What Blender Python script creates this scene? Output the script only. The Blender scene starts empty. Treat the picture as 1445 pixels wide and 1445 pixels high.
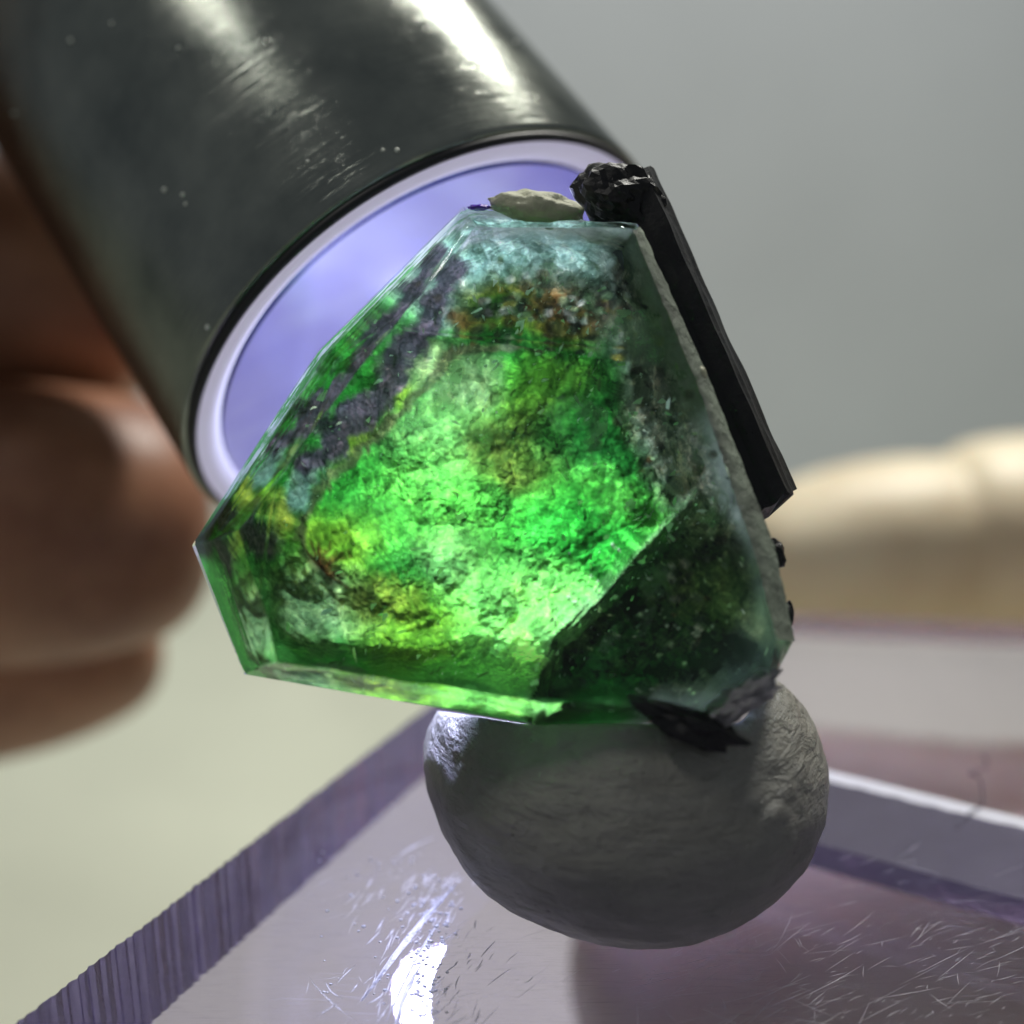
import bpy, bmesh, math, random
import numpy as np
from mathutils import Vector, Matrix, noise as mnoise

random.seed(7)
rng = np.random.default_rng(7)
sc = bpy.context.scene
COL = sc.collection
sc.unit_settings.system = 'METRIC'
sc.unit_settings.scale_length = 0.01          # one unit is one centimetre: a macro close-up

# ------------------------------------------------------------------ camera
PITCH = math.radians(20)
CAM = Vector((0, 0, 3.155))
FPX = 1445 * 50 / 36.0
FWD = Vector((0, math.cos(PITCH), -math.sin(PITCH)))
UPV = Vector((0, math.sin(PITCH), math.cos(PITCH)))
RGT = Vector((1, 0, 0))


def cam2w(v):
    return CAM + RGT * v[0] + UPV * v[1] + FWD * v[2]


def dirw(v):
    return (RGT * v[0] + UPV * v[1] + FWD * v[2]).normalized()


DZ = -0.22          # the specimen sits this much nearer the lens than the first survey


def S(px, py, d):
    return P(px, py, d + DZ)


def P(px, py, d):
    """real place of a point read off the photograph (px) at a distance d (cm) from the lens"""
    return CAM + (FWD + RGT * ((px - 722.5) / FPX) + UPV * (-(py - 722.5) / FPX)) * d


def G(px, py, z=0.0):
    r = FWD + RGT * ((px - 722.5) / FPX) + UPV * (-(py - 722.5) / FPX)
    return CAM + r * ((z - CAM.z) / r.z)


cd = bpy.data.cameras.new('camera')
cam = bpy.data.objects.new('camera', cd)
COL.objects.link(cam)
cam.location = CAM
cam.rotation_euler = (math.radians(90) - PITCH, 0, 0)
cd.sensor_width = 36
cd.lens = 50
cd.clip_start = 0.05
cd.clip_end = 500
cd.dof.use_dof = True
cd.dof.focus_distance = 4.90
cd.dof.aperture_fstop = 0.26
sc.camera = cam

# ------------------------------------------------------------------ world, exposure, lamps
w = bpy.data.worlds.new('World')
sc.world = w
w.use_nodes = True
w.node_tree.nodes['Background'].inputs[0].default_value = (0.85, 0.92, 1.0, 1)
w.node_tree.nodes['Background'].inputs[1].default_value = 0.14
sc.view_settings.view_transform = 'Standard'
sc.view_settings.look = 'None'
sc.view_settings.exposure = 0
sc.view_settings.gamma = 1
sc.render.engine = 'CYCLES'
sc.cycles.max_bounces = 16
sc.cycles.transmission_bounces = 14
sc.cycles.glossy_bounces = 6
sc.cycles.diffuse_bounces = 4
sc.cycles.transparent_max_bounces = 16
sc.cycles.sample_clamp_indirect = 6.0
sc.cycles.use_denoising = True


def aim(o, target):
    d = Vector(target) - o.location
    o.rotation_euler = d.to_track_quat('-Z', 'Y').to_euler()


def area(name, loc, target, sx, sy, power, colour):
    l = bpy.data.lights.new(name, 'AREA')
    l.shape = 'RECTANGLE'
    l.size, l.size_y = sx, sy
    l.energy = power
    l.color = colour
    l.cycles.is_caustics_light = True     # the room light also reaches the inside of the clear crystal
    o = bpy.data.objects.new(name, l)
    COL.objects.link(o)
    o.location = loc
    aim(o, target)
    return o


# flashlight pose, in camera axes
LC = np.array([-0.335, 0.699, 6.2])
LN = np.array([0.527, -0.737, -0.423]); LN = LN / np.linalg.norm(LN)
LR = 1.168
LCW = cam2w(LC)
LNW = dirw(LN)



def streak_lamp(name, px, py, d, dist, length, width, power, colour):
    """a linear ceiling lamp, placed where the steel tube mirrors it towards the lens"""
    p = P(px, py, d)
    rad = (p - LCW) - LNW * (p - LCW).dot(LNW)
    n = rad.normalized()
    v = (p - CAM).normalized()
    r = v - n * (2 * v.dot(n))
    o = area(name, p + r * dist, p, width, length, power, colour)
    zz = r.normalized()             # a lamp shines along its own -Z
    # the lamp runs along the direction in which the mirrored ray wanders down the tube
    yy = LNW - n * LNW.dot(n)
    yy = (yy - zz * yy.dot(zz)).normalized()
    xx = yy.cross(zz)
    o.rotation_euler = Matrix((xx, yy, zz)).transposed().to_euler()
    return o


streak_lamp('room_lamp', 360, 105, 5.45, 18, 4.6, 0.7, 620, (1.0, 0.97, 0.90))
streak_lamp('room_lamp', 690, 110, 5.55, 17, 4.2, 0.7, 3600, (1.0, 0.98, 0.90))

sp = bpy.data.lights.new('flashlight_beam', 'SPOT')
sp.energy = 1120
sp.cycles.is_caustics_light = True
sp.color = (0.66, 0.70, 1.0)
sp.spot_size = math.radians(66)
sp.spot_blend = 1.0
sp.shadow_soft_size = 0.2
beam = bpy.data.objects.new('flashlight_beam', sp)
COL.objects.link(beam)
beam.location = LCW - LNW * 0.12
aim(beam, P(745, 910, 5.15))
sp2 = sp.copy()                                  # the wide spill of the same reflector
sp2.name = 'flashlight_spill'
sp2.energy = 190
sp2.spot_blend = 0.5
sp2.spot_size = math.radians(172)
sp2.shadow_soft_size = 0.16
spill = bpy.data.objects.new('flashlight_spill', sp2)
COL.objects.link(spill)
spill.location = beam.location
aim(spill, P(745, 890, 5.15))

# ------------------------------------------------------------------ helpers
def link(name, me, mat=None, parent=None, smooth=False):
    o = bpy.data.objects.new(name, me)
    COL.objects.link(o)
    if mat is not None:
        me.materials.append(mat)
    if parent is not None:
        o.parent = parent
        o.matrix_parent_inverse = parent.matrix_world.inverted()
    if smooth:
        me.polygons.foreach_set('use_smooth', [True] * len(me.polygons))
    return o


def mesh(name, verts, faces, mat=None, parent=None, smooth=False):
    me = bpy.data.meshes.new(name)
    me.from_pydata([tuple(v) for v in verts], [], faces)
    me.update()
    return link(name, me, mat, parent, smooth)


def from_bm(name, bm, mat=None, parent=None, smooth=False):
    bmesh.ops.recalc_face_normals(bm, faces=bm.faces)
    me = bpy.data.meshes.new(name)
    bm.to_mesh(me)
    bm.free()
    return link(name, me, mat, parent, smooth)


def thing(name, loc, label, cat, group=None):
    o = bpy.data.objects.new(name, None)
    o.empty_display_size = 0.2
    COL.objects.link(o)
    o.location = loc
    bpy.context.view_layer.update()
    tag(o, label, cat, group)
    return o


def tag(o, label=None, cat=None, group=None, kind=None):
    if label: o['label'] = label
    if cat: o['category'] = cat
    if group: o['group'] = group
    if kind: o['kind'] = kind
    return o


class NT:
    def __init__(s, name):
        s.m = bpy.data.materials.new(name)
        s.m.use_nodes = True
        s.t = s.m.node_tree
        s.t.nodes.clear()
        s.out = s.n('ShaderNodeOutputMaterial')

    def n(s, typ, **kw):
        nd = s.t.nodes.new(typ)
        for k, v in kw.items():
            if k.startswith('i_'):
                key = k[2:].replace('_', ' ')
                nd.inputs[key].default_value = v
            else:
                setattr(nd, k, v)
        return nd

    def l(s, a, b):
        s.t.links.new(a, b)

    def coords(s, scale=(1, 1, 1), rot=(0, 0, 0)):
        tc = s.n('ShaderNodeTexCoord')
        mp = s.n('ShaderNodeMapping')
        mp.inputs['Scale'].default_value = scale
        mp.inputs['Rotation'].default_value = rot
        s.l(tc.outputs['Object'], mp.inputs['Vector'])
        return mp.outputs['Vector']

    def noise(s, vec, scale, detail=6, rough=0.6, dist=0.0):
        nd = s.n('ShaderNodeTexNoise')
        nd.inputs['Scale'].default_value = scale
        nd.inputs['Detail'].default_value = detail
        nd.inputs['Roughness'].default_value = rough
        nd.inputs['Distortion'].default_value = dist
        s.l(vec, nd.inputs['Vector'])
        return nd

    def ramp(s, fac, stops, interp='LINEAR'):
        nd = s.n('ShaderNodeValToRGB')
        cr = nd.color_ramp
        cr.interpolation = interp
        while len(cr.elements) < len(stops):
            cr.elements.new(0.5)
        for e, (p, c) in zip(cr.elements, stops):
            e.position = p
            e.color = c if len(c) == 4 else (*c, 1)
        s.l(fac, nd.inputs['Fac'])
        return nd.outputs['Color']

    def bump(s, h, strength, dist, normal=None):
        nd = s.n('ShaderNodeBump')
        nd.inputs['Strength'].default_value = strength
        nd.inputs['Distance'].default_value = dist
        s.l(h, nd.inputs['Height'])
        if normal is not None:
            s.l(normal, nd.inputs['Normal'])
        return nd.outputs['Normal']

    def mul(s, a, b, fac=1.0):
        nd = s.n('ShaderNodeMix', data_type='RGBA', blend_type='MULTIPLY')
        nd.inputs[0].default_value = fac
        s.l(a, nd.inputs[6]); s.l(b, nd.inputs[7])
        return nd.outputs[2]

    def done(s, shader):
        s.l(shader, s.out.inputs['Surface'])
        return s.m


def principled(name, col, rough=0.5, metal=0.0, noise_scale=None, var=0.25, bump=None, bscale=40, spec=0.5, detail=6, sub=0.0):
    m = NT(name)
    p = m.n('ShaderNodeBsdfPrincipled')
    p.inputs['Base Color'].default_value = (*col, 1)
    p.inputs['Roughness'].default_value = rough
    p.inputs['Metallic'].default_value = metal
    p.inputs['Specular IOR Level'].default_value = spec
    if sub:
        p.inputs['Subsurface Weight'].default_value = sub
        p.inputs['Subsurface Radius'].default_value = (0.25, 0.10, 0.06)
        p.inputs['Subsurface Scale'].default_value = 0.6
    v = m.coords()
    if noise_scale:
        a = tuple(c * (1 - var) for c in col)
        b = tuple(min(1, c * (1 + var)) for c in col)
        m.l(m.ramp(m.noise(v, noise_scale, detail).outputs[0], [(0.3, a), (0.7, b)]), p.inputs['Base Color'])
    if bump:
        m.l(m.bump(m.noise(v, bscale, 8, 0.65).outputs[0], bump, 0.05), p.inputs['Normal'])
    return m.done(p.outputs[0])


# ------------------------------------------------------------------ materials of the setting
M_wall = principled('wall_paint', (0.55, 0.585, 0.64), 0.8, noise_scale=0.3, var=0.04)
M_table = principled('table_laminate', (0.70, 0.73, 0.60), 0.55, noise_scale=0.5, var=0.05)


def glass(name, col, ior, rough=0.0, bump=0.0, bscale=30, stretch=(1, 1, 1)):
    m = NT(name)
    g = m.n('ShaderNodeBsdfGlass')
    g.inputs['Color'].default_value = (*col, 1)
    g.inputs['IOR'].default_value = ior
    g.inputs['Roughness'].default_value = rough
    if bump:
        v = m.coords(stretch)
        m.l(m.bump(m.noise(v, bscale, 6, 0.6).outputs[0], bump, 0.02), g.inputs['Normal'])
    return m.done(g.outputs[0])


# ------------------------------------------------------------------ setting: table and wall
TZ = -4.8
bm = bmesh.new()
bmesh.ops.create_grid(bm, x_segments=2, y_segments=2, size=1)
for v in bm.verts:
    v.co = Vector((v.co.x * 60, 22.0 + (v.co.y - 1) * 30, TZ))
table = from_bm('table', bm, M_table)
tag(table, kind='structure')
bm = bmesh.new()
bmesh.ops.create_grid(bm, x_segments=2, y_segments=2, size=1)
for v in bm.verts:
    v.co = Vector((v.co.x * 60, 22.0, v.co.y * 40 + 30))
wall = from_bm('wall', bm, M_wall)
tag(wall, kind='structure')

# ------------------------------------------------------------------ clear acrylic stand
m = NT('scuffed_acrylic')
g = m.n('ShaderNodeBsdfGlass'); g.inputs['Color'].default_value = (0.85, 0.81, 0.95, 1); g.inputs['IOR'].default_value = 1.49; g.inputs['Roughness'].default_value = 0
ds = m.n('ShaderNodeBsdfDiffuse'); ds.inputs['Color'].default_value = (.62, .58, .68, 1)
va = m.coords((1, 26, 1), (0, 0, math.radians(-28)))
vb = m.coords((1, 34, 1), (0, 0, math.radians(-52)))
vc = m.coords()
r1 = m.ramp(m.noise(va, 6, 8, .68, .15).outputs[0], [(.54, (0, 0, 0)), (.70, (.6, .6, .6))])
r2 = m.ramp(m.noise(vb, 9, 7, .7, .1).outputs[0], [(.58, (0, 0, 0)), (.72, (.6, .6, .6))])
r3 = m.ramp(m.noise(vc, 1.1, 5, .6, .6).outputs[0], [(.40, (.04, .04, .04)), (.68, (.8, .8, .8))])
sm = m.n('ShaderNodeMix', data_type='RGBA', blend_type='ADD'); sm.inputs[0].default_value = 1
m.l(r1, sm.inputs[6]); m.l(r2, sm.inputs[7])
fk = m.mul(sm.outputs[2], r3)
mx = m.n('ShaderNodeMixShader'); m.l(fk, mx.inputs[0]); m.l(g.outputs[0], mx.inputs[1]); m.l(ds.outputs[0], mx.inputs[2])
M_acr = m.done(mx.outputs[0])
M_acr_saw = glass('sawn_acrylic', (0.74, 0.70, 0.92), 1.49, rough=0.10, bump=0.6, bscale=14, stretch=(1, 1, 0.15))


M_acr_back = glass('sawn_acrylic_back', (0.94, 0.91, 0.97), 1.49, rough=0.12, bump=0.4, bscale=6, stretch=(1, 1, 0.2))


def frosted_mat(name, col):
    m = NT(name)
    v = m.coords()
    d = m.n('ShaderNodeBsdfDiffuse')
    t = m.n('ShaderNodeBsdfTranslucent')
    g = m.n('ShaderNodeBsdfGlossy')
    d.inputs['Color'].default_value = (*col, 1)
    t.inputs['Color'].default_value = (*col, 1)
    g.inputs['Roughness'].default_value = 0.35
    nz = m.bump(m.noise(v, 30, 6).outputs[0], 0.5, 0.03)
    for s_ in (d, t, g):
        m.l(nz, s_.inputs['Normal'])
    a = m.n('ShaderNodeMixShader'); a.inputs[0].default_value = 0.5
    m.l(d.outputs[0], a.inputs[1]); m.l(t.outputs[0], a.inputs[2])
    b = m.n('ShaderNodeMixShader'); b.inputs[0].default_value = 0.15
    m.l(a.outputs[0], b.inputs[1]); m.l(g.outputs[0], b.inputs[2])
    return m.done(b.outputs[0])


M_frost = frosted_mat('frosted_acrylic_edge', (0.90, 0.90, 0.96))

corner = G(650, 962)
ldir = (G(20, 1445) - G(560, 1030)); ldir.z = 0; ldir.normalize()
bdir = (G(1445, 1145) - G(1175, 1080)); bdir.z = 0; bdir.normalize()
stand = thing('acrylic_stand', (corner.x + 1.2, corner.y - 2.2, -1.0),
              'clear scratched acrylic stand with sawn edges under the putty ball', 'acrylic stand')
TH = 0.85
LL, BB = 4.3, 4.6
# top block: left and back faces carry saw ridges
bm = bmesh.new()
nL, nB = 260, 60
prof = []
nrmL = Vector((-ldir.y, ldir.x, 0))
if nrmL.dot(bdir) > 0: nrmL = -nrmL
for i in range(nL + 1):
    t = LL * (1 - i / nL)
    off = 0.004 * math.sin(i * 2.3) + random.uniform(-.004, .004)
    if i in (0, nL): off = 0
    prof.append(corner + ldir * t + nrmL * off)
for i in range(1, nB + 1):
    prof.append(corner + bdir * (BB * i / nB))
prof.append(corner + bdir * BB + ldir * LL)
top = [bm.verts.new((p.x, p.y, 0)) for p in prof]
bot = [bm.verts.new((p.x, p.y, -TH)) for p in prof]
bm.faces.new(top)
bm.faces.new(list(reversed(bot)))
for i in range(len(prof)):
    j = (i + 1) % len(prof)
    f = bm.faces.new((top[i], bot[i], bot[j], top[j]))
    if i < nL: f.material_index = 1
    elif i < nL + nB: f.material_index = 2
ob = from_bm('top_block', bm, M_acr, stand)
ob.data.materials.append(M_acr_saw)
ob.data.materials.append(M_acr_back)
# dull back edge that catches the lamp light
nrmB = -ldir
ev, ef = [], []
nE = 90
for i in range(nE + 1):
    c = corner + bdir * (BB * i / nE)
    a = random.uniform(-.006, .006)
    ev += [c + nrmB * 0.004 + Vector((0, 0, -0.05)), c - nrmB * 0.006 + Vector((0, 0, 0.006)),
           c - nrmB * (0.085 + a) + Vector((0, 0, 0.004))]
    if i:
        k = 3 * i
        ef += [(k - 3, k - 2, k + 1, k), (k - 2, k - 1, k + 2, k + 1)]
mesh('frosted_edge', ev, ef, M_frost, stand)
# base plate
z1, z0 = -0.57, -1.0
c0 = corner - ldir * 0.02 + bdir * 0.06
q = [G(1100, 866, z1), G(1445, 881, z1)]
fdir = (q[1] - q[0]).normalized()
A = q[0] - fdir * 1.05
B = q[0] + fdir * 5.0
pl = [A, B, c0 + bdir * 6.5, c0]
bm = bmesh.new()
t_ = [bm.verts.new((p.x, p.y, z1)) for p in pl]
b_ = [bm.verts.new((p.x, p.y, z0)) for p in pl]
bm.faces.new(t_); bm.faces.new(list(reversed(b_)))
for i in range(len(pl)):
    j = (i + 1) % len(pl)
    bm.faces.new((t_[i], b_[i], b_[j], t_[j]))
bmesh.ops.bevel(bm, geom=[e for e in bm.edges], offset=0.02, segments=1, affect='EDGES')
M_acr2 = glass('wavy_acrylic', (0.85, 0.81, 0.89), 1.49, rough=0.05, bump=0.35, bscale=2.2, stretch=(1.0, 0.25, 1))
from_bm('base_plate', bm, M_acr2, stand)
# fine scratches on the polished top
M_scr = principled('scratch', (0.85, 0.82, 0.95), 0.25)
sv, sf = [], []


def scratch(p, d, ln, wd, bend=0.0):
    n = 7
    s = Vector((-d.y, d.x, 0))
    base = len(sv)
    for i in range(n):
        t = i / (n - 1)
        c = p + d * (ln * (t - .5)) + s * (bend * (t - .5) ** 2 + random.uniform(-.1, .1) * wd)
        ww = wd * (0.25 + math.sin(math.pi * t))
        sv.extend([c - s * ww + Vector((0, 0, .0012)), c + Vector((0, 0, .0012 + wd * .5)), c + s * ww + Vector((0, 0, .0012))])
        if i:
            k = base + 3 * i
            sf.extend([(k - 3, k - 2, k + 1, k), (k - 2, k - 1, k + 2, k + 1)])


for i in range(420):
    px, py = random.uniform(420, 1445), random.uniform(1190, 1460)
    if random.random() < .6: px = random.uniform(900, 1445); py = random.uniform(1300, 1460)
    g = G(px, py)
    a = random.gauss(math.radians(28), .22) if random.random() < .85 else random.uniform(0, 3.14)
    scratch(g, Vector((math.cos(a), math.sin(a), 0)), random.choice([.02, .04, .06, .09, .2]) * random.uniform(.6, 1.4), random.uniform(.0002, .0007), random.uniform(-.015, .015))
o = mesh('scratch', sv, sf, M_frost, stand)
o['kind'] = 'stuff'
# little bubbles and droplets near the mirrored lamp
lv, lf = sv, sf
sv, sf = [], []
for (x0_, y0_, x1_, y1_, w_) in [(640, 1246, 506, 1412, .010), (622, 1290, 540, 1440, .005), (590, 1360, 552, 1450, .008),
                             (612, 1180, 552, 1212, .003), (455, 1388, 480, 1412, .002), (430, 1380, 500, 1445, .0015)]:
    a_, b_ = G(x0_, y0_), G(x1_, y1_)
    scratch((a_ + b_) / 2, (b_ - a_).normalized(), (b_ - a_).length, w_, .05)
M_bub = principled('bubble', (0.72, 0.72, 0.85), 0.15, spec=.8)
bm = bmesh.new()
for i in range(240):
    t = random.random()
    if random.random() < .7:
        px = random.gauss(622 - 26 * t, 17); py = 1235 + 200 * t
    else:
        px, py = random.uniform(450, 620), random.uniform(1200, 1440)
    g = G(px, py)
    r = random.uniform(.003, .008)
    bmesh.ops.create_icosphere(bm, subdivisions=1, radius=r,
                               matrix=Matrix.Translation((g.x, g.y, r * .25)) @ Matrix.Diagonal((1.3, 1, .5, 1)))
for i in range(150):
    px, py = random.gauss(590, 55), random.uniform(1240, 1450)
    g_ = G(px, py)
    e_ = G(px - 135 * .2, py + 165 * .2)
    dd_ = (e_ - g_).normalized()
    dd_.rotate(Matrix.Rotation(random.gauss(0, .22), 3, 'Z'))
    scratch(g_, dd_, random.uniform(.02, .12), random.uniform(.0006, .0022), random.uniform(-.02, .02))
o = mesh('deep_scratch', sv, sf, M_frost, stand)
o['kind'] = 'stuff'
o = from_bm('droplet', bm, M_frost, stand, smooth=True)
o['kind'] = 'stuff'

# ------------------------------------------------------------------ fibre on the stand
M_fib = principled('fibre', (0.03, 0.03, 0.05), 0.6)


def tube_mesh(pts, rad, n=8):
    vs, fs = [], []
    for i, p in enumerate(pts):
        a = pts[max(i - 1, 0)]; b = pts[min(i + 1, len(pts) - 1)]
        d = (b - a).normalized()
        u = d.cross(Vector((0.31, 0.2, 0.93))).normalized()
        v = d.cross(u)
        r = rad[i] if hasattr(rad, '__len__') else rad
        for k in range(n):
            t = 2 * math.pi * k / n
            vs.append(p + u * (r * math.cos(t)) + v * (r * math.sin(t)))
        if i:
            for k in range(n):
                fs.append(((i - 1) * n + k, (i - 1) * n + (k + 1) % n, i * n + (k + 1) % n, i * n + k))
    fs.append(tuple(range(n - 1, -1, -1)))
    fs.append(tuple((len(pts) - 1) * n + k for k in range(n)))
    return vs, fs


def smooth_pts(ctrl, per=6):
    out = []
    n = len(ctrl)
    for i in range(n - 1):
        p0, p1, p2, p3 = ctrl[max(i - 1, 0)], ctrl[i], ctrl[i + 1], ctrl[min(i + 2, n - 1)]
        for k in range(per):
            t = k / per
            out.append(0.5 * ((2 * p1) + (p2 - p0) * t + (2 * p0 - 5 * p1 + 4 * p2 - p3) * t * t + (3 * p1 - p0 - 3 * p2 + p3) * t ** 3))
    out.append(ctrl[-1])
    return out


fp = [(1386, 1073), (1392, 1088), (1366, 1106), (1380, 1116), (1385, 1140), (1368, 1150), (1348, 1168)]
lift = [.03, .02, .05, .06, .02, .012, .012]
ctrl = [G(a, b) + Vector((0, 0, z)) for (a, b), z in zip(fp, lift)]
pts = smooth_pts(ctrl, 7)
vs, fs = tube_mesh(pts, 0.0034, 6)
fib = mesh('fibre', vs, fs, M_fib, None, True)
tag(fib, 'tiny dark curled fibre lying over the bright violet edge of the acrylic', 'fibre')

# ------------------------------------------------------------------ putty ball
m = NT('putty')
p = m.n('ShaderNodeBsdfPrincipled')
v = m.coords()
n1 = m.noise(v, 2.5, 6)
m.l(m.ramp(n1.outputs[0], [(0.3, (0.25, 0.245, 0.215)), (0.7, (0.38, 0.37, 0.325))]), p.inputs['Base Color'])
sp_ = m.ramp(m.noise(v, 21, 2, .5).outputs[0], [(.22, (.15, .15, .16)), (.27, (1, 1, 1))])
base_ = p.inputs['Base Color'].links[0].from_socket
m.l(m.mul(base_, sp_), p.inputs['Base Color'])
p.inputs['Roughness'].default_value = 0.36
p.inputs['Specular IOR Level'].default_value = 0.7
vs_ = m.coords((1, 1, 3.2), (0.1, 0.12, 0))
nb = m.bump(m.noise(vs_, 5, 8, 0.6, 0.4).outputs[0], 0.9, 0.07)
nb2 = m.bump(m.noise(v, 42, 5, 0.7).outputs[0], 0.6, 0.02, nb)
nb2 = m.bump(m.ramp(m.noise(v, 11, 3, .5).outputs[0], [(.30, (0, 0, 0)), (.42, (1, 1, 1))]), 0.35, 0.02, nb2)
m.l(nb2, p.inputs['Normal'])
M_putty = m.done(p.outputs[0])

BC = P(892, 1100, 5.10)
bm = bmesh.new()
bmesh.ops.create_uvsphere(bm, u_segments=160, v_segments=100, radius=1)
for vv in bm.verts:
    n = vv.co.copy()
    k = 1 + 0.035 * mnoise.noise(n * 1.7) + 0.014 * mnoise.noise(n * 5) + .006 * mnoise.noise(n * 14)
    k += .10 * math.exp(-((n - Vector((-.92, .38, .12)).normalized()).length / .42) ** 2)
    vv.co = Vector((n.x * .705, n.y * .64, n.z * .535)) * k
    vv.co += BC
    if vv.co.z < 0.004: vv.co.z = 0.004
BALL_BM = bm   # pressed down under the specimen below

# ------------------------------------------------------------------ mineral specimen
spec = thing('mineral_specimen', S(800, 1030, 5.1),
             'green glowing fluorite crystal with black needles pressed into the grey putty ball', 'mineral specimen')

# front face (px, depth) and silhouette loop, both clockwise from the top left corner
FRONT = [(672, 318, 4.98), (894, 322, 4.95), (988, 546, 4.86), (1066, 779, 4.78), (1098, 902, 4.72),
         (1085, 948, 4.72), (1000, 1003, 4.71), (770, 992, 4.71), (392, 932, 4.74), (338, 750, 4.82), (502, 524, 4.88)]
OUT = [(655, 294, 5.10), (900, 316, 5.02), (1000, 540, 4.93), (1090, 770, 4.86), (1119, 905, 4.84),
       (1095, 960, 4.84), (1005, 1016, 4.84), (770, 1026, 4.90), (344, 952, 4.95), (272, 768, 5.02), (447, 496, 5.08)]
BACK = [(668, 318, 5.42), (890, 345, 5.75), (970, 560, 5.8), (1050, 780, 5.8), (1075, 890, 5.8),
        (1050, 930, 5.8), (985, 980, 5.32), (770, 1000, 5.24), (372, 925, 5.26), (305, 768, 5.4), (476, 508, 5.42)]
NV = len(FRONT)
bm = bmesh.new()
fv = [bm.verts.new(S(*q_)) for q_ in FRONT]
ov = [bm.verts.new(S(*q_)) for q_ in OUT]
bk = [bm.verts.new(S(*q_)) for q_ in BACK]
bm.faces.new(fv)
for i in range(NV):
    j = (i + 1) % NV
    bm.faces.new((fv[i], fv[j], ov[j], ov[i]))
    if i not in (7, 8, 9, 10):      # on the lamp side the coloured heart itself forms the outer surface
        bm.faces.new((ov[i], ov[j], bk[j], bk[i]))
bmesh.ops.recalc_face_normals(bm, faces=bm.faces)
sharp = [e for e in bm.edges if len(e.link_faces) == 2]
bmesh.ops.subdivide_edges(bm, edges=sharp, cuts=9)
sharp = [e for e in bm.edges if len(e.link_faces) == 2 and e.calc_face_angle(0) > .12]
seen = set()
for e in sharp:
    for vv in e.verts:
        if vv.index in seen and vv.index >= 0: continue
        seen.add(vv.index)
        q_ = vv.co * 9.0
        vv.co += Vector((mnoise.noise(q_), mnoise.noise(q_ + Vector((7, 1, 3))), mnoise.noise(q_ + Vector((2, 9, 5))))) * .010
bmesh.ops.bevel(bm, geom=sharp, offset=0.016, segments=2, profile=0.6, affect='EDGES', clamp_overlap=True)
bmesh.ops.triangulate(bm, faces=[f for f in bm.faces if len(f.verts) > 4])
m = NT('clear_fluorite')
g = m.n('ShaderNodeBsdfGlass')
g.inputs['IOR'].default_value = 1.40
g.inputs['Color'].default_value = (0.93, 1.0, 0.95, 1)
g.inputs['Roughness'].default_value = 0.0
v = m.coords()
b1 = m.bump(m.noise(v, 5, 3, 0.5).outputs[0], 0.10, 0.04)
b2 = m.bump(m.noise(v, 30, 5, 0.6).outputs[0], 0.05, 0.02, b1)
m.l(b2, g.inputs['Normal'])
M_flu = m.done(g.outputs[0])
shell = from_bm('clear_crystal', bm, M_flu, spec)
shell.cycles.is_caustics_caster = True

# coloured heart of the crystal --------------------------------------------------------
CX, CY = 700.0, 690.0


def poly_r(theta):
    dx, dy = math.cos(theta), math.sin(theta)
    best = None
    for i in range(NV):
        x1, y1, _ = OUT[i]; x2, y2, _ = OUT[(i + 1) % NV]
        ex, ey = x2 - x1, y2 - y1
        den = dx * ey - dy * ex
        if abs(den) < 1e-9: continue
        t = ((x1 - CX) * ey - (y1 - CY) * ex) / den
        s_ = ((x1 - CX) * dy - (y1 - CY) * dx) / den
        if t > 0 and -1e-6 <= s_ <= 1 + 1e-6:
            z1_, z2_ = OUT[i][2], OUT[(i + 1) % NV][2]
            if best is None or t < best[0]: best = (t, z1_ + (z2_ - z1_) * s_)
    return best


NT_, NR_ = 560, 240
X = np.zeros((NT_, NR_)); Y = np.zeros((NT_, NR_)); RIM = np.zeros((NT_, NR_)); RZ = np.zeros((NT_, NR_))
for i in range(NT_):
    th = 2 * math.pi * i / NT_
    r, z = poly_r(th)
    fr = np.linspace(0.003, 0.972, NR_)
    X[i] = CX + math.cos(th) * r * fr
    Y[i] = CY + math.sin(th) * r * fr
    RIM[i] = r * (1 - fr)
    RZ[i] = z


def vnoise(x, y, seed, octaves=5, gain=0.55):
    """smooth value noise, fBm, about 0..1"""
    out = np.zeros_like(x); amp = 1.0; tot = 0
    for o_ in range(octaves):
        r_ = np.random.default_rng(seed * 131 + o_)
        tab = r_.random((256, 256))
        xi, yi = np.floor(x).astype(int), np.floor(y).astype(int)
        fx, fy = x - xi, y - yi
        fx = fx * fx * (3 - 2 * fx); fy = fy * fy * (3 - 2 * fy)
        a = tab[xi % 256, yi % 256]; b = tab[(xi + 1) % 256, yi % 256]
        c = tab[xi % 256, (yi + 1) % 256]; d = tab[(xi + 1) % 256, (yi + 1) % 256]
        out += amp * ((a * (1 - fx) + b * fx) * (1 - fy) + (c * (1 - fx) + d * fx) * fy)
        tot += amp; amp *= gain
        x = x * 2.03 + 17.3; y = y * 2.03 + 5.1
    return out / tot


def sstep(a, b, x):
    t = np.clip((x - a) / (b - a), 0, 1)
    return t * t * (3 - 2 * t)


def poly_line_dist(x, y, pts):
    d = np.full_like(x, 1e9); side = np.zeros_like(x)
    for (x1, y1), (x2, y2) in zip(pts[:-1], pts[1:]):
        ex, ey = x2 - x1, y2 - y1
        t = np.clip(((x - x1) * ex + (y - y1) * ey) / (ex * ex + ey * ey), 0, 1)
        dd = np.hypot(x - x1 - t * ex, y - y1 - t * ey)
        s_ = (x - x1) * ey - (y - y1) * ex
        side = np.where(dd < d, np.sign(s_), side)
        d = np.minimum(d, dd)
    return d, side


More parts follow.
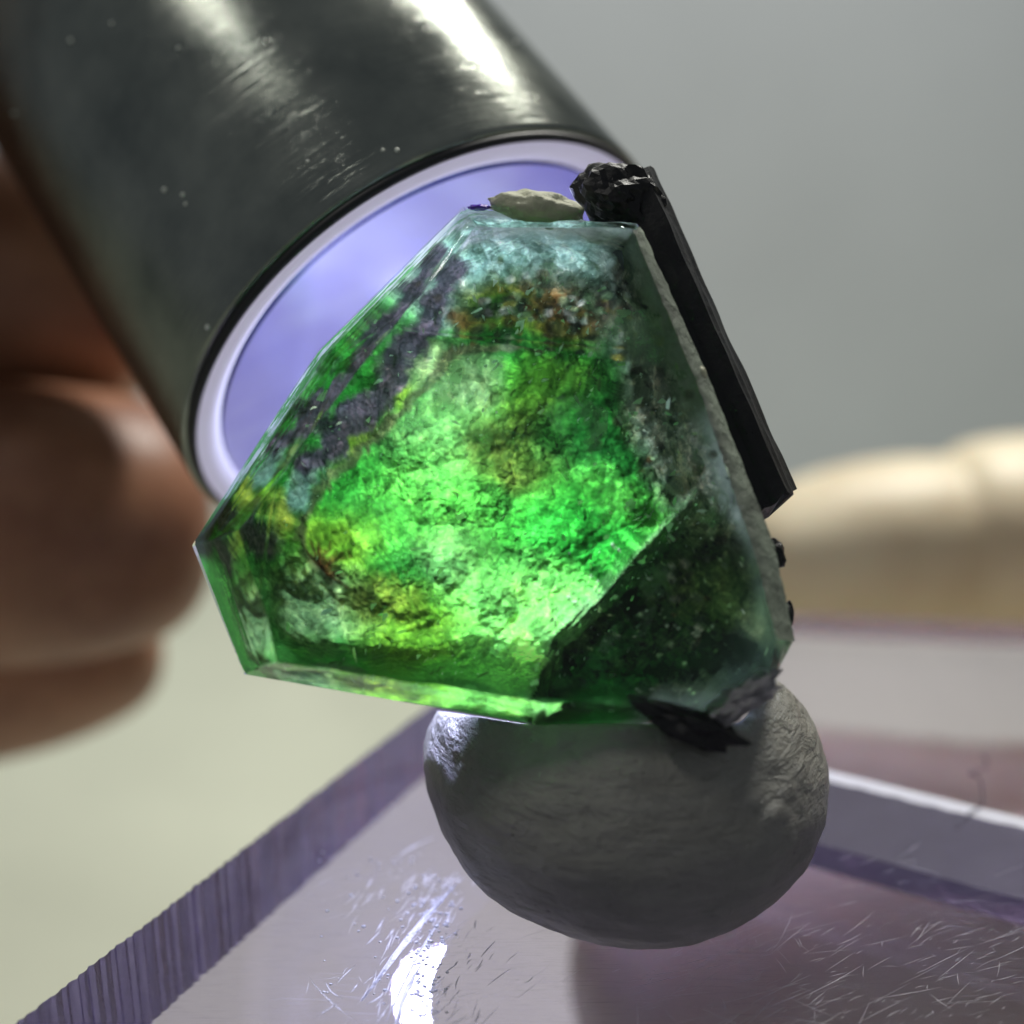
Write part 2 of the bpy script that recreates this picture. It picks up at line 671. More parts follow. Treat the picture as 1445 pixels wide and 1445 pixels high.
WX = X + 38 * (vnoise(X / 60, Y / 60, 1) - .5) + 16 * (vnoise(X / 14, Y / 14, 2) - .5)
WY = Y + 38 * (vnoise(X / 60, Y / 60, 3) - .5) + 16 * (vnoise(X / 14, Y / 14, 4) - .5)

# growth zones: transmitted mineral colour, with beam glow and crack shade painted in
BASE = np.zeros((NT_, NR_, 3)); BASE[:] = (0.022, 0.30, 0.036)


def blob(x, y, rx, ry, ang, col, wgt=1.0, soft=0.6):
    a = math.radians(ang)
    dx, dy = WX - x, WY - y
    u = (dx * math.cos(a) + dy * math.sin(a)) / rx
    v_ = (-dx * math.sin(a) + dy * math.cos(a)) / ry
    k = (1 - sstep(1 - soft, 1 + soft * .6, np.hypot(u, v_))) * wgt
    BASE[:] = BASE * (1 - k[..., None]) + np.array(col) * k[..., None]


GREEN = (0.022, 0.34, 0.04); YG = (0.15, 0.36, 0.025); PALE = (0.27, 0.50, 0.20); BROWN = (0.10, 0.07, 0.018)
PURP = (0.065, 0.05, 0.07); DKG = (0.008, 0.12, 0.02); TEAL = (0.40, 0.68, 0.56); GREY = (0.12, 0.145, 0.105)
BLK = (0.010, 0.018, 0.012); RUST = (0.20, 0.07, 0.012); OLIVE = (0.11, 0.17, 0.022); LIME = (0.09, 0.50, 0.07)

blob(760, 370, 150, 70, 0, TEAL)
blob(640, 420, 70, 45, -50, TEAL)
blob(820, 330, 120, 14, 4, OLIVE, .7)
blob(700, 318, 26, 9, 0, BLK, .9, .4)
blob(900, 400, 55, 90, 70, GREY, .9)
blob(740, 450, 130, 45, 8, OLIVE)
blob(720, 452, 70, 24, 4, DKG, .8)
blob(800, 440, 70, 50, 30, (0.10, 0.075, 0.025), .9)
blob(850, 430, 30, 30, 0, BLK, .7)
blob(690, 455, 50, 10, 12, BLK, .7)
blob(660, 465, 30, 12, 20, BROWN, .9)
blob(895, 455, 34, 10, 2, RUST, .7)
blob(890, 510, 80, 60, 50, PURP, .75)
blob(690, 505, 130, 28, 8, DKG, .95)
blob(620, 600, 90, 110, 0, PALE, .35)
blob(655, 555, 48, 40, 0, PALE, .8)
blob(780, 580, 80, 55, 0, YG, .5)
blob(735, 655, 95, 75, 0, (0.07, 0.11, 0.018), .9)
blob(800, 630, 80, 66, 0, (0.010, 0.10, 0.018), .8)
blob(700, 720, 40, 30, 20, DKG, .6)
blob(860, 610, 95, 85, 40, (0.006, 0.085, 0.014), .9)
blob(600, 700, 100, 60, 0, LIME, .5)
blob(880, 720, 70, 40, 30, LIME, .5)
blob(860, 780, 60, 50, 30, GREEN, .9)
blob(790, 740, 80, 50, 10, GREEN, .8)
blob(620, 750, 120, 60, 0, LIME, .6)
blob(640, 800, 60, 50, 0, PALE, .4)
blob(480, 780, 70, 60, 10, YG, .7)
blob(455, 860, 85, 60, 10, (0.19, 0.36, 0.15), .9)
blob(590, 890, 90, 60, 0, YG, .65)
blob(570, 800, 60, 40, 0, DKG, .5)
blob(540, 850, 60, 35, 0, OLIVE, .7)
blob(745, 885, 95, 85, 0, (0.26, 0.92, 0.20), .95)  # beam's bright spot painted in as a paler green
blob(700, 960, 120, 30, 0, LIME, .8)
blob(470, 955, 90, 14, 8, PURP, .7)
blob(560, 990, 260, 16, 4, (0.10, 0.52, 0.14), .85)
blob(620, 972, 110, 7, 6, DKG, .8)
# rim strip along the upper left
blob(560, 560, 40, 30, -50, YG, .8)
blob(600, 530, 36, 24, -50, PALE, .7)
blob(505, 625, 46, 20, -50, YG, .9)
blob(430, 700, 44, 22, -50, (0.18, 0.32, 0.26), .8)
blob(405, 735, 13, 40, -15, (0.30, 0.46, 0.06), .85)
# right half: greyer and cloudier
blob(950, 630, 55, 160, -22, (0.24, 0.28, 0.20), .85)
blob(1030, 800, 55, 150, -18, (0.12, 0.18, 0.085), .9)
# outer growth zone: nearly colourless
ur = (1 - sstep(40, 95, RIM + 24 * (vnoise(X / 26, Y / 26, 71) - .5))) * np.maximum(sstep(-.1, .25, (X - 820) / 300 + .0 * Y), (1 - sstep(325, 375, Y)))
ul = (1 - sstep(34, 84, RIM + 20 * (vnoise(X / 26, Y / 26, 72) - .5))) * (1 - sstep(700, 760, Y)) * (1 - sstep(640, 760, X))
for zk, zc_ in ((ur, (0.36, 0.40, 0.31)), (ul, (0.26, 0.30, 0.28))):
    zk = zk[..., None] * .9
    zc2 = np.array(zc_) * (.55 + .9 * vnoise(X / 13, Y / 13, 73, 6, .7))[..., None]
    BASE[:] = BASE * (1 - zk) + zc2 * zk
# pale streaks along the upper left bevel
st = (1 - sstep(46, 64, RIM)) * (1 - sstep(700, 760, Y)) * (1 - sstep(640, 700, X))
sn = vnoise((X * .66 - Y * .75) / 60, (X * .75 + Y * .66) / 5, 77, 4, .6)
sc_ = np.where(sn[..., None] > .5, np.array((.66, .74, .74)), np.array((.10, .40, .14)))
BASE[:] = BASE * (1 - st[..., None] * .9) + sc_ * st[..., None] * .9
# shelf beyond the cleavage: its shade from the beam is painted near-black
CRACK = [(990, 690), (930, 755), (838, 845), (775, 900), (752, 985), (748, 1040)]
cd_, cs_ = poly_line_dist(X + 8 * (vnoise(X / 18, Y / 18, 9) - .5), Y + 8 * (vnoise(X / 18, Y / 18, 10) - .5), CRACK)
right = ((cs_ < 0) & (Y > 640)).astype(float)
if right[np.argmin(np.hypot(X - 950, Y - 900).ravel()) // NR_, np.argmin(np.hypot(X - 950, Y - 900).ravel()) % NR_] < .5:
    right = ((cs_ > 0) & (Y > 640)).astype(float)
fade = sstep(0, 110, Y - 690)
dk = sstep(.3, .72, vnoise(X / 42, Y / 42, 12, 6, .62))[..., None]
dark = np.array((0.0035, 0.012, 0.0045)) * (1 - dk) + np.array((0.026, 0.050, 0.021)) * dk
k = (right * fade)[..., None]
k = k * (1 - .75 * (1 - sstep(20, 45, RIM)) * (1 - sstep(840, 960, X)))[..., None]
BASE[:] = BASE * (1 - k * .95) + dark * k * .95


def blob_in(mask, *a, **kw):
    old = BASE.copy()
    blob(*a, **kw)
    mk = mask[..., None]
    BASE[:] = old * (1 - mk) + BASE * mk


blob_in(right, 860, 980, 70, 30, -25, (0.008, 0.13, 0.018), .8)
blob_in(right, 850, 930, 80, 20, -28, (0.012, 0.12, 0.025), .5)
blob_in(right, 1000, 830, 60, 60, 0, (0.05, 0.12, 0.025), .6)
blob_in(right, 960, 990, 60, 26, 10, GREY, .6)
blob_in(right, 1040, 930, 60, 40, -30, BLK, .9)
blob_in(right, 1075, 880, 26, 40, 0, (0.04, 0.07, 0.03), .7)
# frosted lip of the cleavage
lip = np.exp(-((cd_ / 11) ** 2)) * (1 - right) * sstep(690, 760, Y) * (1 - .6 * sstep(860, 960, Y))
lip = (lip * (0.5 + 0.8 * vnoise(X / 9, Y / 9, 21)))[..., None].clip(0, 1)
BASE[:] = BASE * (1 - lip * .8) + np.array((0.30, 0.62, 0.27)) * lip * .8
# dark purple film in the rim strip, ragged
film = [(640, 382), (614, 440), (582, 502), (536, 570), (484, 622), (452, 664)]
fd, _ = poly_line_dist(WX, WY, film)
k = (1 - sstep(12, 32, fd + 26 * (vnoise(X / 22, Y / 22, 31) - .5)))[..., None] * .93
BASE[:] = BASE * (1 - k) + np.array(PURP) * k * (0.6 + .8 * vnoise(X / 8, Y / 8, 5))[..., None] + 0
film2 = [(285, 772), (345, 740), (385, 775)]
fd, _ = poly_line_dist(WX, WY, film2)
k = (1 - sstep(14, 34, fd))[..., None] * .9
BASE[:] = BASE * (1 - k) + np.array((0.085, 0.075, 0.09)) * k
# outline of the inner phantom
ph = [(760, 515), (690, 510), (640, 505), (615, 535), (575, 590), (515, 640), (470, 690), (430, 745), (440, 790), (470, 830)]
pd, _ = poly_line_dist(WX, WY, ph)
k = (1 - sstep(3, 13, pd))[..., None] * .8
BASE[:] = BASE * (1 - k) + np.array((0.07, 0.085, 0.04)) * k
# lower left bevel shows clean green
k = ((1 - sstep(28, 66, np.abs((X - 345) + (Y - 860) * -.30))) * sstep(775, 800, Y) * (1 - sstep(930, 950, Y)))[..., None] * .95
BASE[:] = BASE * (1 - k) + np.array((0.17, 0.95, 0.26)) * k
# fine dark mineral needles and specks
for _ in range(90):
    x, y = random.uniform(400, 950), random.uniform(430, 960)
    a = random.uniform(0, 3.14); ln = random.uniform(4, 16)
    pd, _s = poly_line_dist(X, Y, [(x, y), (x + ln * math.cos(a), y + ln * math.sin(a))])
    k = (1 - sstep(.8, 2.6, pd))[..., None] * .75
    BASE[:] = BASE * (1 - k) + np.array((0.012, 0.03, 0.008)) * k
for _ in range(26):
    a = random.uniform(-2.2, .6); ln = random.uniform(14, 46)
    pd, _s = poly_line_dist(WX * .4 + X * .6, WY * .4 + Y * .6, [(462, 812), (462 + ln * math.cos(a), 812 + ln * math.sin(a))])
    k = (1 - sstep(1, 3, pd))[..., None] * .7
    BASE[:] = BASE * (1 - k) + np.array((0.05, 0.03, 0.008)) * k
# crowded dark and rusty grains below the top edge, and in the cloudy right side
for _ in range(260):
    if random.random() < .6: x, y = random.gauss(790, 85), random.gauss(455, 30)
    else: x, y = random.gauss(960, 45), random.gauss(720, 130)
    if y < 345 or x > 1060: continue
    r_ = random.uniform(3, 11)
    dd_ = np.hypot((WX * .35 + X * .65) - x, ((WY * .35 + Y * .65) - y) * random.uniform(.7, 1.6))
    k = (1 - sstep(r_ * .55, r_ * 1.25, dd_))[..., None] * random.uniform(.5, .95)
    c_ = random.choice([BLK, BLK, (.03, .03, .02), (.05, .035, .012), (.20, .22, .05) if y < 520 else (.03, .05, .03), (.12, .2, .10), (.34, .40, .30)])
    BASE[:] = BASE * (1 - k) + np.array(c_) * k
# bright cleavage chips inside the dark shelf and the cloudy side
for _ in range(110):
    x, y = (random.gauss(950, 75), random.gauss(860, 75)) if random.random() < .65 else (random.gauss(945, 25), random.gauss(600, 50))
    a_ = random.uniform(0, 3.14); r_ = random.uniform(1.5, 6)
    u_ = ((X - x) * math.cos(a_) + (Y - y) * math.sin(a_)) / r_
    w_ = ((Y - y) * math.cos(a_) - (X - x) * math.sin(a_)) / (r_ * .45)
    k = (1 - sstep(.6, 1.3, np.abs(u_) + np.abs(w_)))[..., None] * .9
    BASE[:] = BASE * (1 - k) + np.array(random.choice([(.5, .62, .42), (.25, .45, .2), (.6, .66, .55)])) * k
# fractal mottling of the pigment
mot = vnoise(X / 24, Y / 24, 40, 6, .7)
rimk = 0.15 + .85 * sstep(25, 75, RIM)
BASE *= 1 + rimk[..., None] * (-.38 + .76 * sstep(.28, .72, mot))[..., None]

sat = 1 - BASE.min(2) / (BASE.max(2) + 1e-6)
BASE *= 1 + (np.array((1.22, 0.98, 0.72)) - 1) * (sat ** 2)[..., None]

# relief: cleavage facets and steps
depth = 5.36 - 0.10 * sstep(0, 1, (X - 500) / 600)
ncell = 240
cx = rng.uniform(250, 1130, ncell); cy = rng.uniform(280, 1040, ncell)
tx = rng.normal(0, .0012, ncell); ty = rng.normal(0, .0012, ncell); tz = rng.normal(0, .007, ncell)
jx = X + 10 * (vnoise(X / 20, Y / 20, 50) - .5); jy = Y + 10 * (vnoise(X / 20, Y / 20, 51) - .5)
facet = np.full(X.shape, -1e9)
for c in range(ncell):
    dx_, dy_ = jx - cx[c], jy - cy[c]
    facet = np.maximum(facet, tz[c] + tx[c] * dx_ + ty[c] * dy_ - 1.6e-5 * (dx_ ** 2 + dy_ ** 2))
facet -= facet.mean()
depth += facet * sstep(10, 60, RIM)
depth += 0.05 * (vnoise(X / 16, Y / 16, 60, 5, .65) - .5)
depth -= 0.30 * right * fade * sstep(0, 26, cd_) * sstep(8, 60, RIM)
depth -= .20 * sstep(905, 985, Y) * (1 - right)
wallk = 1 - sstep(0, 80 + 80 * (1 - sstep(330, 480, X)) + 90 * sstep(820, 980, X), RIM)
depth = depth * (1 - wallk) + (RZ + 0.045) * wallk

verts = []
for i in range(NT_):
    for j in range(NR_):
        verts.append(S(X[i, j], Y[i, j], depth[i, j]))
faces = []
for i in range(NT_):
    ii = (i + 1) % NT_
    for j in range(NR_ - 1):
        faces.append((i * NR_ + j, i * NR_ + j + 1, ii * NR_ + j + 1, ii * NR_ + j))
faces.append(tuple(i * NR_ for i in range(NT_ - 1, -1, -1)))


def core_mat():
    m = NT('green_fluorite_core')
    at = m.n('ShaderNodeAttribute', attribute_name='pigment_and_light')
    v = m.coords()
    n1 = m.noise(v, 9, 9, 0.72, 0.6)
    n2 = m.noise(v, 34, 6, 0.7, 1.2)
    c1 = m.ramp(n1.outputs[0], [(0.30, (0.45, 0.52, 0.40)), (0.50, (0.95, 1.0, 0.9)), (0.70, (1.75, 1.45, 1.35))])
    c2 = m.ramp(n2.outputs[0], [(0.34, (0.6, 0.64, 0.6)), (0.52, (1, 1, 1)), (0.70, (1.55, 1.45, 1.45))])
    cc = m.mul(c1, c2)
    wm = m.n('ShaderNodeMix', data_type='RGBA'); wm.inputs[6].default_value = (1, 1, 1, 1)
    m.l(at.outputs['Alpha'], wm.inputs[0]); m.l(cc, wm.inputs[7])
    col = m.mul(at.outputs['Color'], wm.outputs[2])
    vo = m.n('ShaderNodeTexVoronoi', feature='F1')
    vo.inputs['Scale'].default_value = 13
    nw = m.noise(v, 6, 4)
    mx = m.n('ShaderNodeMix', data_type='RGBA'); mx.inputs[0].default_value = .12
    m.l(v, mx.inputs[6]); m.l(nw.outputs['Color'], mx.inputs[7])
    m.l(mx.outputs[2], vo.inputs['Vector'])
    vs2 = m.n('ShaderNodeTexVoronoi', feature='F1'); vs2.inputs['Scale'].default_value = 30
    vs3 = m.n('ShaderNodeTexVoronoi', feature='F1'); vs3.inputs['Scale'].default_value = 70
    nw2 = m.noise(v, 20, 4)
    mx2 = m.n('ShaderNodeMix', data_type='RGBA'); mx2.inputs[0].default_value = .06
    m.l(v, mx2.inputs[6]); m.l(nw2.outputs['Color'], mx2.inputs[7])
    mx3 = m.n('ShaderNodeMapping'); mx3.inputs['Scale'].default_value = (1, 1, .55); mx3.inputs['Rotation'].default_value = (.3, .7, .2)
    m.l(mx2.outputs[2], mx3.inputs['Vector'])
    m.l(mx3.outputs[0], vs2.inputs['Vector']); m.l(mx2.outputs[2], vs3.inputs['Vector'])
    s1 = m.ramp(vo.outputs['Color'], [(0.15, (.62, .68, .6)), (.6, (1, 1, 1)), (.95, (1.35, 1.25, 1.2))])
    s2 = m.ramp(vs2.outputs['Color'], [(0.1, (.5, .56, .5)), (.6, (1, 1, 1)), (.92, (1.7, 1.5, 1.45))])
    s3 = m.ramp(vs3.outputs['Color'], [(0.1, (.6, .62, .6)), (.6, (1, 1, 1)), (.95, (1.6, 1.4, 1.4))])
    shard = m.mul(m.mul(s1, s2), s3)
    wm2 = m.n('ShaderNodeMix', data_type='RGBA'); wm2.inputs[6].default_value = (1, 1, 1, 1)
    m.l(at.outputs['Alpha'], wm2.inputs[0]); m.l(shard, wm2.inputs[7])
    col = m.mul(col, wm2.outputs[2])
    b0 = m.bump(vs2.outputs['Distance'], 0.5, 0.03)
    b1 = m.bump(vo.outputs['Distance'], 0.12, 0.03, b0)
    b2 = m.bump(n1.outputs[0], 0.75, 0.05, b1)
    b3 = m.bump(n2.outputs[0], 0.9, 0.022, b2)
    for nd in m.t.nodes:
        if nd.type == 'BUMP':
            k_ = m.n('ShaderNodeMath', operation='MULTIPLY'); k_.inputs[1].default_value = nd.inputs['Strength'].default_value
            m.l(at.outputs['Alpha'], k_.inputs[0]); m.l(k_.outputs[0], nd.inputs['Strength'])
    t = m.n('ShaderNodeBsdfTranslucent'); d = m.n('ShaderNodeBsdfDiffuse'); g = m.n('ShaderNodeBsdfGlossy')
    m.l(col, t.inputs['Color']); m.l(col, d.inputs['Color'])
    g.inputs['Roughness'].default_value = .18
    for s_ in (t, d, g): m.l(b3, s_.inputs['Normal'])
    a = m.n('ShaderNodeMixShader'); a.inputs[0].default_value = .28
    m.l(t.outputs[0], a.inputs[1]); m.l(d.outputs[0], a.inputs[2])
    b = m.n('ShaderNodeMixShader'); b.inputs[0].default_value = .05
    m.l(a.outputs[0], b.inputs[1]); m.l(g.outputs[0], b.inputs[2])
    return m.done(b.outputs[0])


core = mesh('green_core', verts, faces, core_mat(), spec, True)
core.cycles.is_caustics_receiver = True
ca = core.data.color_attributes.new('pigment_and_light', 'FLOAT_COLOR', 'POINT')
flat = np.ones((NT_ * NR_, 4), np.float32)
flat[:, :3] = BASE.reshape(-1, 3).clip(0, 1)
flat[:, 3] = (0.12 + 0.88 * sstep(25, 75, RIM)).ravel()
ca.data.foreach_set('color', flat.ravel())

# glittering flakes inside
m = NT('glint_flake')
g = m.n('ShaderNodeBsdfGlossy'); g.inputs['Roughness'].default_value = .12; g.inputs['Color'].default_value = (.9, 1, .85, 1)
t = m.n('ShaderNodeBsdfTranslucent'); t.inputs['Color'].default_value = (.8, .95, .75, 1)
a = m.n('ShaderNodeMixShader'); a.inputs[0].default_value = .72
m.l(g.outputs[0], a.inputs[1]); m.l(t.outputs[0], a.inputs[2])
M_flake = m.done(a.outputs[0])
fvs, ffs = [], []
depth_at = lambda x, y: 5.2


def flake(x, y, dd, r):
    c = S(x, y, dd)
    nrm = Vector((random.gauss(0, 1), random.gauss(0, 1), random.gauss(0, 1))).normalized()
    u = nrm.orthogonal().normalized(); vv_ = nrm.cross(u)
    n = random.randint(3, 5); base = len(fvs)
    ph_ = random.uniform(0, 6)
    for k in range(n):
        t_2 = ph_ + 2 * math.pi * k / n + random.uniform(-.4, .4)
        rr = r * random.uniform(.4, 1.3)
        fvs.append(c + u * (rr * math.cos(t_2)) + vv_ * (rr * .5 * math.sin(t_2)))
    ffs.append(tuple(range(base, base + n)))


for _ in range(900):
    x, y = random.uniform(400, 1080), random.uniform(400, 990)
    if random.random() < .45:
        cxx, cyy, s_ = random.choice([(940, 590, 35), (950, 740, 40), (990, 820, 50), (900, 930, 60), (760, 450, 60), (830, 470, 60), (880, 780, 40)])
        x, y = random.gauss(cxx, s_), random.gauss(cyy, s_)
    th = math.atan2(y - CY, x - CX)
    r_, z_ = poly_r(th)
    if math.hypot(x - CX, y - CY) > r_ * .86: continue
    flake(x, y, random.uniform(4.93, 5.12), random.choice([.005, .008, .011, .022]) * random.uniform(.6, 1.3))
o = mesh('glint_flake', fvs, ffs, M_flake, spec)
o.cycles.is_caustics_receiver = True
o['kind'] = 'stuff'

m = NT('cleavage_veil')
tr = m.n('ShaderNodeBsdfTransparent'); tl = m.n('ShaderNodeBsdfTranslucent'); gg = m.n('ShaderNodeBsdfGlossy')
tl.inputs['Color'].default_value = (.42, .8, .36, 1); gg.inputs['Roughness'].default_value = .16
v = m.coords()
nz = m.noise(v, 16, 8, .7)
b1 = m.bump(nz.outputs[0], .6, .03)
m.l(b1, tl.inputs['Normal']); m.l(b1, gg.inputs['Normal'])
a = m.n('ShaderNodeMixShader'); a.inputs[0].default_value = .3
m.l(tl.outputs[0], a.inputs[1]); m.l(gg.outputs[0], a.inputs[2])
b = m.n('ShaderNodeMixShader')
m.l(m.ramp(m.noise(v, 7, 7, .7).outputs[0], [(.46, (0, 0, 0)), (.62, (.62, .62, .62))]), b.inputs[0])
m.l(tr.outputs[0], b.inputs[1]); m.l(a.outputs[0], b.inputs[2])
M_veil = m.done(b.outputs[0])
for (x, y, dd, rx, ry, an, t1, t2) in [(610, 580, 5.1, 62, 40, -50, .5, .2), (690, 640, 5.12, 70, 34, -20, .3, .5), (820, 610, 5.1, 60, 40, 40, -.4, .3),
                                   (560, 740, 5.1, 70, 44, 10, .4, -.3), (700, 780, 5.12, 80, 40, 20, -.3, .4), (830, 730, 5.08, 60, 36, -30, .4, .4),
                                   (600, 880, 5.08, 80, 36, 5, .2, .5), (890, 480, 5.05, 60, 40, 20, .3, .3), (760, 410, 5.08, 80, 36, 5, -.3, .4),
                                   (960, 820, 4.98, 60, 40, -30, .4, -.2), (1000, 700, 4.98, 36, 70, -20, .3, .2), (900, 900, 4.98, 70, 40, -30, .3, .3),
                                   (960, 950, 4.96, 60, 26, 0, .2, .3)]:
    n_ = 9; ang = math.radians(an)
    pv = []
    for k in range(n_):
        t_2 = 2 * math.pi * k / n_; rr = random.uniform(.6, 1.15)
        u_, v_ = rx * rr * math.cos(t_2), ry * rr * math.sin(t_2)
        qx, qy = x + u_ * math.cos(ang) - v_ * math.sin(ang), y + u_ * math.sin(ang) + v_ * math.cos(ang)
        pv.append(S(qx, qy, dd + .0016 * (t1 * u_ + t2 * v_)))
    o = mesh('cleavage_plane', pv, [tuple(range(n_))], M_veil, spec)
    o.cycles.is_caustics_receiver = True

# etched chalky face along the right edge
M_etch = principled('etched_face', (0.19, 0.23, 0.175), 0.7, noise_scale=9, var=.6, bump=.9, bscale=18)
ev, ef = [], []
nst, nac = 70, 6
for i in range(nst + 1):
    t = i / nst * 3.0; k = min(int(t), 2); f_ = t - k
    A_ = np.array(FRONT[1 + k]) * (1 - f_) + np.array(FRONT[2 + k]) * f_
    B_ = np.array(OUT[1 + k]) * (1 - f_) + np.array(OUT[2 + k]) * f_
    for j in range(nac + 1):
        s_ = j / nac
        q_ = A_ * (1 - s_) + B_ * s_
        rag = (2.5 * mnoise.noise(Vector((q_[1] * .05, s_ * 2, 2))) + 2 * mnoise.noise(Vector((q_[1] * .2, s_, 5)))) * (1 if j in (0, nac) else .3)
        ev.append(S(q_[0] - 2 + 5 * s_ + rag, q_[1] + (4 if i == 0 else 0), q_[2] - .020 - .012 * math.sin(s_ * math.pi)
                    + .004 * mnoise.noise(Vector((q_[0] * .1, q_[1] * .1, s_ * 5)))))
    if i:
        for j in range(nac):
            a_ = (i - 1) * (nac + 1) + j; b_2 = i * (nac + 1) + j
            ef.append((a_, a_ + 1, b_2 + 1, b_2))
mesh('etched_face', ev, ef, M_etch, spec, True)

# black needle crystals
m = NT('black_mineral')
p = m.n('ShaderNodeBsdfPrincipled')
p.inputs['Specular IOR Level'].default_value = .42
p.inputs['Roughness'].default_value = 0.32
v = m.coords((1, 1, 1))
nz = m.noise(v, 18, 8, .7)
m.l(m.ramp(nz.outputs[0], [(0.45, (.004, .004, .005)), (.8, (.012, .012, .013))]), p.inputs['Base Color'])
m.l(m.ramp(nz.outputs[0], [(0.3, (.24, .24, .24)), (.7, (.6, .6, .6))]), p.inputs['Roughness'])
m.l(m.bump(nz.outputs[0], .3, .03), p.inputs['Normal'])
M_blk = m.done(p.outputs[0])


def lump(name, c, axes, mat, seed, amp=.18, sub=4, parent=spec, fr=2.0, smooth=True):
    bm = bmesh.new()
    bmesh.ops.create_icosphere(bm, subdivisions=sub, radius=1)
    off = Vector((seed * 3.1, seed * 1.7, 0))
    for vv in bm.verts:
        n = vv.co.copy()
        k = 1 + amp * mnoise.noise(n * fr + off) + amp * .5 * mnoise.noise(n * fr * 2.6 + off)
        vv.co = c + axes[0] * (n.x * k) + axes[1] * (n.y * k) + axes[2] * (n.z * k)
    return from_bm(name, bm, mat, parent, smooth)


def prism(name, a, b, ra, rb, sides=7, seg=26, jag=.3, squash=1.0, stri=.02, parent=spec, seed=1):
    """striated black prism from a to b with broken ends"""
    rr = random.Random(seed)
    d = (b - a).normalized()
    u = d.cross(FWD).normalized(); v_ = d.cross(u).normalized()
    prof_r = []
    nsub = sides * 6
    corner_r = [rr.uniform(.85, 1.1) for _ in range(sides)]
    for k in range(nsub):
        s_ = k / 6.0; i0 = int(s_) % sides; f_ = s_ - int(s_)
        a0 = 2 * math.pi * i0 / sides; a1 = 2 * math.pi * (i0 + 1) / sides
        x_ = corner_r[i0] * math.cos(a0) * (1 - f_) + corner_r[(i0 + 1) % sides] * math.cos(a1) * f_
        y_ = corner_r[i0] * math.sin(a0) * (1 - f_) + corner_r[(i0 + 1) % sides] * math.sin(a1) * f_
        q_ = 1 + rr.uniform(-stri, stri)
        prof_r.append((x_ * q_, y_ * q_))
    vs, fs = [], []
    for i in range(seg + 1):
        t = i / seg
        R_ = ra * (1 - t) + rb * t
        for k, (x_, y_) in enumerate(prof_r):
            jj = 0
            if i == 0: jj = -jag * ra * (mnoise.noise(Vector((x_ * 2.2, y_ * 2.2, seed))) + .2 * rr.uniform(-1, 1))
            if i == seg: jj = jag * rb * (mnoise.noise(Vector((x_ * 2, y_ * 2, seed + 7.3))) - .8 * max(0, x_))
            q_ = 1 + .06 * mnoise.noise(Vector((x_ * 2, y_ * 2, t * 9 + seed)))
            vs.append(a + d * ((b - a).length * t + jj) + u * (x_ * R_ * q_) + v_ * (y_ * R_ * q_ * squash))
        if i:
            for k in range(nsub):
                k2 = (k + 1) % nsub
                fs.append(((i - 1) * nsub + k, (i - 1) * nsub + k2, i * nsub + k2, i * nsub + k))
    for end, i in ((0, 0), (1, seg)):
        c = Vector((0, 0, 0))
        for k in range(nsub): c += Vector(vs[i * nsub + k])
        c /= nsub
        c += d * ((-.25 if not end else .3) * (ra if not end else rb))
        vs.append(c)
        ci = len(vs) - 1
        for k in range(nsub):
            k2 = (k + 1) % nsub
            fs.append((ci, i * nsub + k2, i * nsub + k) if not end else (ci, i * nsub + k, i * nsub + k2))
    return mesh(name, vs, fs, M_blk, parent)


o = prism('black_crystal', S(880, 262, 5.26), S(1082, 722, 5.12), .140, .142, sides=6, seg=40, jag=.45, seed=3)
o['label'] = 'long black prism leaning along the right side'
bm_ = None
o = lump('black_crystal', S(1094, 780, 4.96), (RGT * .032, UPV * .052 - RGT * .012, FWD * .04), M_blk, 5, .2, 3, smooth=False)
o['label'] = 'short black knob on the right edge'
lump('black_crystal', S(1113, 868, 4.95), (RGT * .016, UPV * .045, FWD * .03), M_blk, 6, .2, 3, smooth=False)
o = lump('black_crystal', S(972, 1022, 4.74), (RGT * .155 - UPV * .055, UPV * .055 + RGT * .012, FWD * .07), M_blk, 9, .55, 3, fr=1.5, smooth=False)
o['label'] = 'black wedge at the lower edge above the putty'


M_cream = principled('cream_mineral', (0.50, 0.51, 0.36), .5, noise_scale=7, var=.25, bump=.6, bscale=16)
lump('cream_mineral', S(757, 297, 5.08), (RGT * .16 - UPV * .02, UPV * .062, FWD * .1), M_cream, 1, .2)
lump('cream_mineral', S(990, 529, 4.91), (RGT * .013 - UPV * .02, UPV * .022 + RGT * .01, FWD * .03), M_cream, 2, .2, 3)
lump('black_crystal', S(872, 278, 5.2), (RGT * .15 - UPV * .05, UPV * .11 + RGT * .03, FWD * .11), M_blk, 4, .26, 4, fr=1.8, smooth=False)
M_silv = principled('silvery_mineral', (0.42, 0.40, 0.42), .35, noise_scale=12, var=.4, bump=.8, bscale=30)
lump('silvery_crust', S(1050, 984, 4.75), (RGT * .11 + UPV * .06, UPV * .045 - RGT * .02, FWD * .06), M_silv, 5, .5, 4, smooth=False)
M_viol = principled('violet_mineral', (0.12, 0.03, 0.6), .25)
lump('violet_grain', S(676, 293, 5.03), (RGT * .038, UPV * .009, FWD * .03), M_viol, 6, .3, 3)

# ------------------------------------------------------------------ finish the putty ball: pressed in by the crystal
for vv in BALL_BM.verts:
    rel = vv.co - CAM
    d = rel.dot(FWD)
    px = 722.5 + FPX * rel.dot(RGT) / d
    up = rel.dot(UPV)
    lim = min(1022, 954 + (px - 346) * .1745) + 3 * (d - 4.6) - max(0, px - 1045) * 1.35
    lim = max(lim, 905)
    upl = -(lim - 722.5) / FPX * d
    if px < 1125 and up > upl:
        vv.co -= UPV * (up - upl) * .97
ball = from_bm('putty_ball', BALL_BM, M_putty, None, True)
tag(ball, 'grey ball of adhesive putty holding the crystal up on the acrylic', 'putty')

